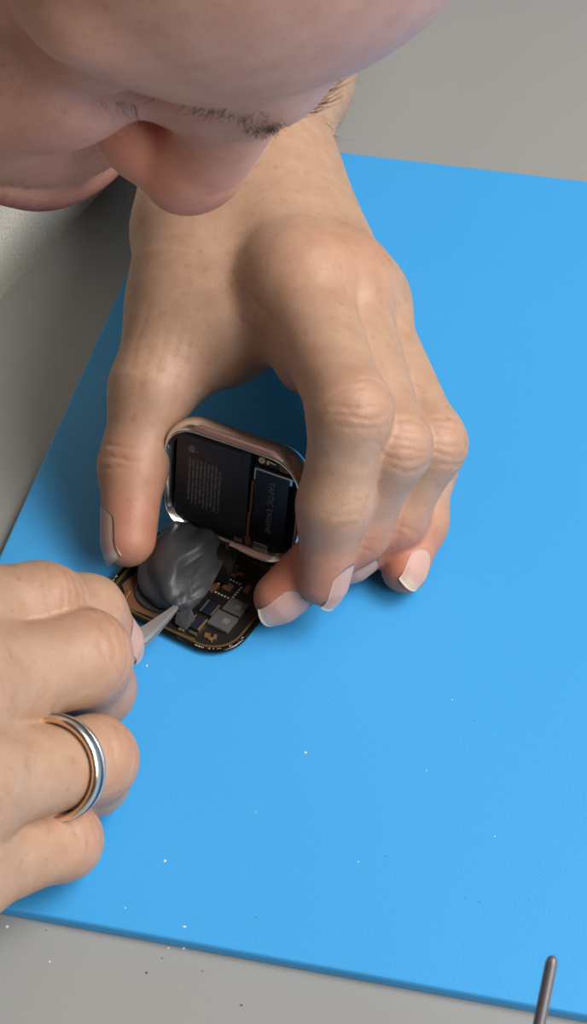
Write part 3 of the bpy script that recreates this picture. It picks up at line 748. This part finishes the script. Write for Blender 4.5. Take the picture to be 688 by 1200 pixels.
for px, py, w_, h_, m_, a_ in ((271, 667, 1.0, 2.0, 'gold', 0), (276, 665, 1.0, 2.0, 'silver', 0), (281, 672, 2.4, 1.0, 'flex', .2), (270, 672, 3.4, 1.0, 'flex', 0), (243, 744, 1.6, 1.6, 'gold', .3), (247, 748, 1.2, 1.2, 'gold', 0), (252, 746, .9, 1.8, 'gold', .4),
                               (213, 736, 1.8, 1.4, 'gold', .2), (226, 741, 2.4, .9, 'gasket', 0), (144, 708, 2.2, 1.8, 'gold', 0), (136, 702, 3.0, 1.0, 'gold', .5), (148, 696, 1.2, 3.2, 'gold', .2), (290, 690, 1.6, 2.6, 'flex', 0), (250, 688, 1.6, 3.2, 'flex', -.3), (258, 676, 1.2, .8, 'silver', 0)):
    chip('surface_component', px, py, w_, h_, 1.35, 2.0, M[m_], .1, a_)
c_ = dl(150, 708, 1.6); bm = bmesh.new(); q = [dl(px, py, 1.5) for px, py in ((130, 700), (160, 724), (200, 742), (228, 752), (229, 749), (201, 738), (162, 719), (133, 697))]
loft(bm, DF, [[(p[0], p[1], 1.3) for p in q], [(p[0], p[1], 1.65) for p in q]]); bm_obj('gold_trace', bm, M['gasket'], display)
# black connector flap standing up beside the film
bm = bmesh.new(); f0, f1, f2, f3 = P(226, 706, 2.2), P(243, 697, 2.2), P(242, 684, 6.5), P(232, 690, 6.8); th = np.array([.5, .9, 0])
loft(bm, WORLD, [[f0, f1, f2, f3], [f0 + th, f1 + th, f2 + th, f3 + th]]); bm_obj('connector_flap', bm, M['black'], watch)
# crumpled dark film running from the case onto the display
ctl = [[(199, 608, 7.5), (222, 613, 7.5), (246, 622, 7.5), (270, 634, 7)],
       [(180, 636, 7), (206, 639, 9.5), (236, 647, 9.5), (262, 658, 8)],
       [(164, 668, 5), (190, 672, 9.5), (222, 680, 9.5), (250, 684, 6.5)],
       [(168, 694, 4), (190, 704, 7.5), (216, 704, 8), (241, 697, 6)],
       [(180, 707, 3.2), (197, 716, 4.6), (216, 714, 4.8), (234, 706, 4)]]
ctl = np.array([[P(*q) for q in row] for row in ctl]); nu, nv_ = 60, 54
cols = [np.array(crom([ctl[i, j] for i in range(5)], 15)) for j in range(4)]; nu = len(cols[0])
G = np.array([crom([cols[j][i] for j in range(4)], 18) for i in range(nu)]); nv_ = G.shape[1]
rf = np.random.default_rng(11); dirs = [(rf.uniform(0, 6.28), rf.uniform(2, 6), rf.uniform(0, 6.28)) for _ in range(9)]
uu, ww = np.meshgrid(np.linspace(0, 3, nu), np.linspace(0, 3, nv_), indexing='ij'); hgt = np.zeros_like(uu)
for th_, fq, ph in dirs: hgt += np.abs(np.sin((uu * math.cos(th_) + ww * math.sin(th_)) * fq * .55 + ph)) * 1.0 / math.sqrt(fq)
crease = np.exp(-((ww - 1.75 + .55 * (uu - 1.0) + .12 * np.sin(uu * 7)) / .07) ** 2) * np.exp(-((uu - .85) / .55) ** 2) * .9
cl = ww - 1.75 + .55 * (uu - 1.0) + .12 * np.sin(uu * 7); crease = crease + 1.3 * np.tanh(cl / .045) * np.exp(-((uu - .85) / .6) ** 2)
nn = np.cross(np.gradient(G, axis=0), np.gradient(G, axis=1)); nn /= np.linalg.norm(nn, axis=2, keepdims=True); nn *= np.sign((nn @ idir(0, 0, 1)).mean())
G = G + nn * (hgt - hgt.mean() - crease)[..., None]
V = np.concatenate([G.reshape(-1, 3), (G - nn * .25).reshape(-1, 3)]); o_ = nu * nv_; Q = []
for i in range(nu - 1):
    for j in range(nv_ - 1):
        q = [i * nv_ + j, i * nv_ + j + 1, (i + 1) * nv_ + j + 1, (i + 1) * nv_ + j]; Q += [q, [x + o_ for x in q[::-1]]]
rimi = [(0, j) for j in range(nv_)] + [(i, nv_ - 1) for i in range(1, nu)] + [(nu - 1, j) for j in range(nv_ - 2, -1, -1)] + [(i, 0) for i in range(nu - 2, 0, -1)]
for p, q in zip(rimi, rimi[1:] + rimi[:1]):
    x, y = p[0] * nv_ + p[1], q[0] * nv_ + q[1]; Q.append([x, x + o_, y + o_, y])
mesh_obj('shielding_film', V, Q, M['foil'], watch)['label'] = 'crumpled dark grey film'
# flat grey flex from the case to the display, and the small film tab in the tweezers' grip
bm = bmesh.new(); pth = [P(268, 640, 6), P(262, 654, 7), P(257, 668, 5), P(254, 680, 2.4)]
rg = [[p - e1 * 3.2, p + e1 * 3.6, p + e1 * 3.6 + [0, 0, .35], p - e1 * 3.2 + [0, 0, .35]] for p in crom(pth, 5)]; loft(bm, WORLD, rg); bm_obj('flex_cable', bm, M['board'], watch)
bm = bmesh.new(); q = [P(207, 716, 4.5), P(224, 712, 5.5), P(229, 725, 2.6), P(218, 738, 2.3), P(205, 730, 2.6)]; th = np.array([0, 0, -.3])
loft(bm, WORLD, [q, [p + th for p in q]]); bm_obj('film_tab', bm, M['foil'], watch)

# ------------------------------------------------------------------ tweezers
M['tweezer'] = mat('tweezer_steel', (.50, .50, .51), .42, .7)
tw = empty('tweezers', 'grey steel curved tweezers gripped in the hand with the ring', 'tweezers')
path = crom([P(216, 701, 5.6), P(206, 712, 6.6), P(190, 727, 9), P(164, 748, 13), P(120, 769, 15), P(50, 790, 17), P(-60, 806, 22), P(-190, 818, 30), P(-330, 820, 40)], 8)
S_ = np.concatenate([[0], np.cumsum([np.linalg.norm(y - x) for x, y in zip(path, path[1:])])]); Ltw = S_[-1]
for s in (-1, 1):
    bm = bmesh.new(); rg = []
    for i, p in enumerate(path):
        t = unit(path[min(i + 1, len(path) - 1)] - path[max(i - 1, 0)]); zc = idir(-.25, -.45, .85); pz = unit(zc - t * (t @ zc)); sd = np.cross(t, pz)
        x = S_[i]; w_ = np.interp(x, [0, 3, 10, 17, 30, 60, Ltw], [.18, .45, 1.2, 2.0, 3.0, 4.4, 3.4]); g = np.interp(x, [0, 6, 25, 60, Ltw], [.1, .15, .5, 1.6, .3]); th_ = np.interp(x, [0, 10, 30], [.35, .7, 1.1])
        c_ = p + pz * s * g
        rg.append([c_ + sd * w_ + pz * s * (0), c_ + sd * w_ * .8 + pz * s * th_, c_ - sd * w_ * .8 + pz * s * th_, c_ - sd * w_])
    loft(bm, WORLD, rg); bm_obj('arm', bm, M['tweezer'], tw, False)

# ------------------------------------------------------------------ thin rod at the bottom right, in a weighted foot
M['rod'] = mat('rod_steel', (.20, .18, .185), .45, .6)
rod = empty('probe_rod', 'thin dark metal rod rising at the near edge of the blue mat, bottom right', 'rod')
base = P(560, 1560, -3.4); tip_ = P(648, 1120, 46)
bm = bmesh.new(); dr = unit(tip_ - base); pts_ = [base + [0, 0, 6], base + (tip_ - base) * .5, tip_ - dr * 1.5, tip_ - dr * .5, tip_]
tube(bm, pts_, [1.3, 1.25, 1.2, .95, .35], 16); bm_obj('shaft', bm, M['rod'], rod, True)
bm = bmesh.new(); rg = [[base + np.array([q * math.cos(t), q * math.sin(t), z]) for t in np.arange(40) * math.pi / 20] for z, q in ((0, 21), (1, 22), (7, 21), (9, 18), (10, 5))]
loft(bm, WORLD, rg); bm_obj('foot', bm, M['desk_edge'], rod)

# ------------------------------------------------------------------ specks of lint and debris
M['lint'] = mat('lint_white', (.75, .75, .72), .8); M['grit'] = mat('grit_dark', (.05, .07, .10), .8)
bm = bmesh.new(); rs = random.Random(9)
for px, py, q, mi in [(358, 882, .42, 0), (172, 780, .34, 0), (193, 1009, .5, 0), (216, 1086, .4, 0), (147, 1064, .2, 0), (500, 903, .25, 0), (420, 1010, .2, 0), (580, 980, .22, 0), (300, 952, .2, 0), (530, 820, .2, 0), (602, 560, .2, 1), (556, 845, .22, 1),
                      (200, 930, .25, 1), (186, 928, .2, 1), (300, 1075, .25, 1), (230, 1077, .2, 1), (562, 1057, .25, 1), (620, 1054, .2, 1), (545, 1052, .2, 1), (480, 700, .18, 1), (640, 760, .2, 1), (390, 820, .2, 1), (452, 1003, .2, 1),
                      (8, 1086, .4, 0), (54, 1090, .35, 1), (215, 1111, .5, 0), (197, 1111, .4, 0), (190, 1123, .3, 1), (172, 1140, .5, 1), (283, 1178, .5, 1), (58, 1127, .3, 0), (237, 1138, .25, 1)]:
    z = 0 if py < 1063 + .184 * px else -3.4
    b2 = bmesh.new(); bmesh.ops.create_icosphere(b2, subdivisions=1, radius=1); c_ = P(px, py, z); sx, sy = rs.uniform(.7, 1.5), rs.uniform(.6, 1.1); q *= .7 if mi else 1.
    for v_ in b2.verts: v_.co = Vector((c_[0] + v_.co.x * q * sx, c_[1] + v_.co.y * q * sy, z + max(v_.co.z, -.1) * q * .6))
    for f in b2.faces: f.material_index = mi
    me2 = bpy.data.meshes.new('tmp'); b2.to_mesh(me2); b2.free(); bm.from_mesh(me2); bpy.data.meshes.remove(me2)
tag(bm_obj('dust', bm, [M['lint'], M['grit']]), 'tiny scattered white and dark specks of lint on the mat and desk', 'dust', kind='stuff')


# ------------------------------------------------------------------ camera, light
cd = bpy.data.cameras.new('camera'); cam = bpy.data.objects.new('camera', cd); COL.objects.link(cam)
cd.sensor_fit = 'VERTICAL'; cd.sensor_height = 24; cd.sensor_width = 24; cd.lens = FPX / 1200 * 24; cd.clip_start = .01; cd.clip_end = 50
Rc = np.stack([R[0], -R[1], -R[2]], 1)   # columns: right, up, back in world
mw = np.eye(4); mw[:3, :3] = Rc; mw[:3, 3] = CAM * MM; cam.matrix_world = Matrix(mw.tolist())
S.camera = cam
cd.dof.use_dof = True; cd.dof.focus_distance = proj(P(240, 620, 15))[2] * MM; cd.dof.aperture_fstop = 22
def area(name, loc, tgt, sx, sy, e, col=(1, 1, 1)):
    l = bpy.data.lights.new(name, 'AREA'); l.shape = 'RECTANGLE'; l.size = sx; l.size_y = sy; l.energy = e; l.color = col
    o = bpy.data.objects.new(name, l); COL.objects.link(o); o.location = loc
    o.rotation_euler = (Vector(tgt) - Vector(loc)).to_track_quat('-Z', 'Y').to_euler(); return o
area('ceiling_and_fill_light', (1.35, .2, 1.7), (.1, .15, 0), 1.3, 1.1, 44, (1, .985, .965))
area('ceiling_and_fill_light', (.9, .65, 1.9), (.2, .2, 0), 1.4, 1.0, 5, (1, .985, .965))
area('ceiling_and_fill_light', (1.4, -.75, 1.1), (.1, .1, .1), 1.0, .8, 20, (1, .985, .965))  # added fill lamp near the camera side, lifts the face and finger fronts
w = bpy.data.worlds.new('world'); S.world = w; w.use_nodes = True
w.node_tree.nodes['Background'].inputs['Color'].default_value = (.93, .97, 1, 1); w.node_tree.nodes['Background'].inputs['Strength'].default_value = .065
S.view_settings.view_transform = 'Standard'; S.view_settings.look = 'None'; S.view_settings.gamma = 1; S.view_settings.exposure = 0; S.view_settings.use_curve_mapping = False
S.cycles.use_denoising = True
